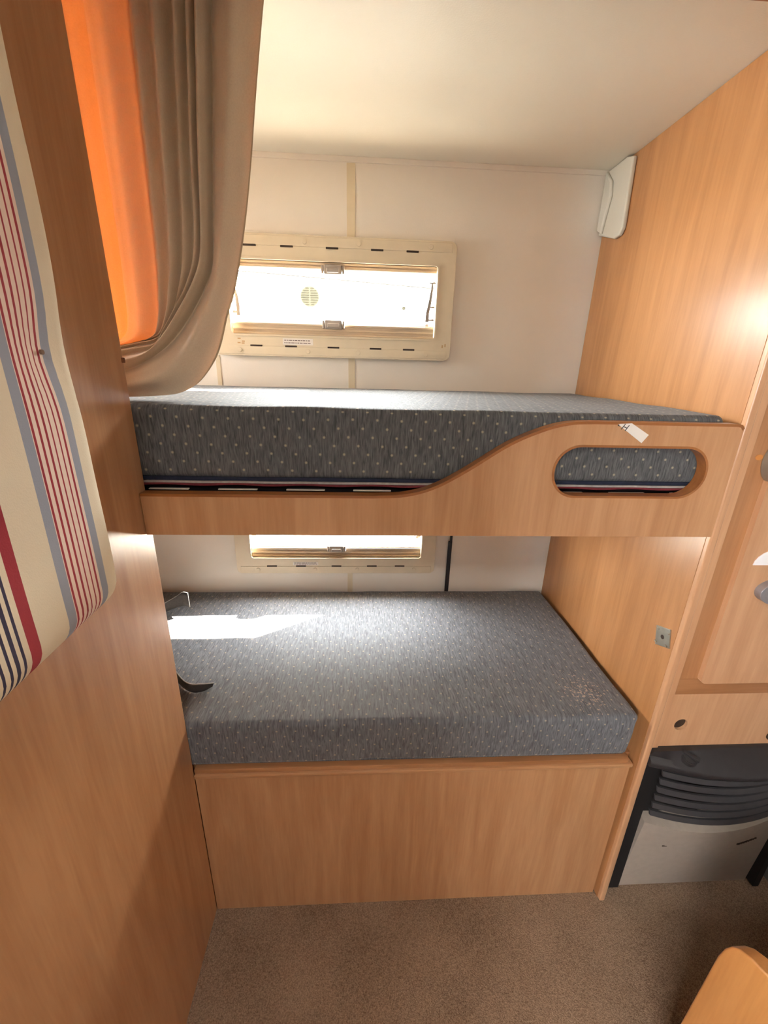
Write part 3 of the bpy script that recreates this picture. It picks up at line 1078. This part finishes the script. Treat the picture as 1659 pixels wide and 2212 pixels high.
def fold(u, v):
    """Depth of the pleats: tight in the middle, one broad fold at the leading edge."""
    g = 1 - .55 * max(0, (v - .6) / .4)
    y = 0
    y += (.024 * math.sin(2 * math.pi * (u / .21 + .62)) + .006 * math.sin(2 * math.pi * u / .07)) * (1 - min(1, u / .40) ** 3)
    w = math.exp(-((u - .47) / .17) ** 4)
    y += .013 * w * math.sin(2 * math.pi * (u - .36) / .085)
    # leading fold: a ridge towards the room with a crease on each side
    y += -.024 * math.exp(-((u - .90) / .055) ** 2) * (0.75 + .5 * v)
    y += .018 * math.exp(-((u - .795) / .022) ** 2)
    y += -.014 * math.exp(-((u - .71) / .035) ** 2)
    y += .012 * math.exp(-((u - .645) / .016) ** 2)
    return y * g


t = bmesh.new()
grid = []
for j in range(NV):
    v = j / (NV - 1)
    row = []
    for i in range(NU):
        u = i / (NU - 1)
        p_ = thread(u, j)
        s = 1 / (1 + math.exp(-(u - .56) / .05))
        ybase = .800 - .036 * s - .012 * s * max(0, (v - .45) / .55)
        x = p_.x
        yy = ybase + fold(u, v) + .0015 * mnoise.noise(Vector((u * 9, v * 6, 2.1)))
        yy = max(yy, DF + .006)
        row.append(t.verts.new((x, yy, p_.y)))
    grid.append(row)
for j in range(NV - 1):
    for i in range(NU - 1):
        t.faces.new((grid[j][i], grid[j][i + 1], grid[j + 1][i + 1], grid[j + 1][i]))
CURT = curtain_mat('curtain_cloth', .30)
t.faces.ensure_lookup_table()
for k, f in enumerate(t.faces):
    f.material_index = 1 if (k % (NU - 1)) / (NU - 1) > .31 else 0
cloth = finish('cloth', t, CURT, cu, smooth=180)
cloth.data.materials.append(curtain_mat('curtain_cloth_dim', .08))  # same cloth, its orange glow turned down in the material
# opaque sheet added right behind the leading half to block the backlight
t = bmesh.new()
back = []
for j in range(NV):
    v = j / (NV - 1)
    back.append([t.verts.new((thread(u, j).x - .002, max(DF + .012, .800 - .036 / (1 + math.exp(-(u - .56) / .05)) + fold(u, v) * .35 + .020), thread(u, j).y + .001)) for u in [.31 + .685 * i / 80 for i in range(81)]])
for j in range(NV - 1):
    for i in range(80):
        t.faces.new((back[j][i], back[j][i + 1], back[j + 1][i + 1], back[j + 1][i]))
finish('backlight_block', t, plain('backlight_block_cloth', srgb(206, 186, 156), .8, var=.04, vscale=300), cu, smooth=180)
finish('rail', bx(-.50, -.10, .756, .786, 1.843, ZC - .0005, r=.001), cover_white, cu)
finish('tie_hook', bx(XL - .006, XL + .0018, DF - .006, DF + .003, 1.345, 1.353, r=.0015), brown_knot, cu)

# ------------------------------------------------------------------ striped back cushion
CX0, CX1, CY0, CY1, CZ0, CZ1 = XL + .001, XL + .083, -.22, .470, 1.075, 1.70


def cush_disp(q, n_):
    if n_.x > .2:
        fy = math.sin(math.pi * min(1, max(0, (q.y - CY0) / (CY1 - CY0))))
        d2 = ((q.y - .415) / .030) ** 2 + ((q.z - 1.352) / .035) ** 2
        q.x += .006 * fy - .007 * math.exp(-d2) + .001 * nz(q, 9)
    if n_.y > .3:
        q.y += .002 * nz(q, 8, 4) - .006 * math.exp(-((q.z - 1.352) / .05) ** 2)
    return q


cs = finish('back_cushion', soft_box(CX0, CX1, CY0, CY1, CZ0, CZ1, .032, 4, 40, 40, cush_disp), stripe_mat(0), smooth=80, origin=(XL + .04, .466, CZ0))
tag(cs, 'cream back cushion with red and blue stripes on the left partition', 'cushion')
finish('tuft', cyl(CX1 - .0036, .414, 1.3535, .0022, .002, 'X', n=10), plain('tuft_thread', srgb(110, 84, 66), .9, var=.1), cs)

# ------------------------------------------------------------------ outside
finish_g = finish('ground', bx(-12, 12, -10, 14, -.62, -.55), outside_ground)
struct(finish_g, 'pale gravel outside')
nb = thing('neighbour_caravan', 'white caravan parked outside the upper window', 'caravan', (-.2, 3.6, -.55))
prof = [(-2.3, -.40), (2.2, -.40), (2.2, 1.80), (.6, 1.842), (-.7, 1.905), (-2.3, 1.93)]
finish('body', prism(prof, 3.0, 5.0, 'Y', bevel=.02), neigh_white, nb)
finish('roof_rail', prism([(-2.3, 1.925), (-.7, 1.900), (.6, 1.837), (2.2, 1.795), (2.2, 1.799), (.6, 1.841), (-.7, 1.904), (-2.3, 1.929)], 2.985, 3.01, 'Y'), plain('roof_rail_grey', srgb(47, 46, 45), .9, spec=0, var=.02), nb, smooth=0)
vt = finish('round_vent', cyl(-.340, 2.985, 1.772, .060, .02, n=36, bevel=.004), vent_yellow, nb)
for k in range(8):
    zz = 1.772 + (k - 3.5) * .0135
    hw = math.sqrt(max(.0001, .054 ** 2 - (zz - 1.772) ** 2))
    for s in (-1, 1):
        xa, xb = (-.340 + s * .005, -.340 + s * hw)
        finish('vent_slat', bx(min(xa, xb), max(xa, xb), 2.980, 2.99, zz - .0022, zz + .0022), vent_dark, vt, smooth=0)
hs = finish('service_hatch', prism(rrect(.205, .55, 1.655, 1.795, .06, 10), 2.990, 3.005, 'Y', bevel=.004), neigh_white, nb)
ring = rrect(.205, .55, 1.655, 1.795, .06, 10)
finish('hatch_seal', strip(ring, [(-.0035, 2.987), (.0035, 2.987), (.0035, 2.995), (-.0035, 2.995)], closed=True), plain('hatch_rubber', srgb(44, 43, 42), .9, spec=0, var=.05), hs, smooth=0)
finish('hatch_lock', cyl(.270, 2.985, 1.722, .012, .01, n=16), vent_dark, hs)
finish('wheel', prism(ellipse(.2, -.26, .30, .30, 32), 2.95, 3.15, 'Y', bevel=.03, seg=3), black_rubber, nb)
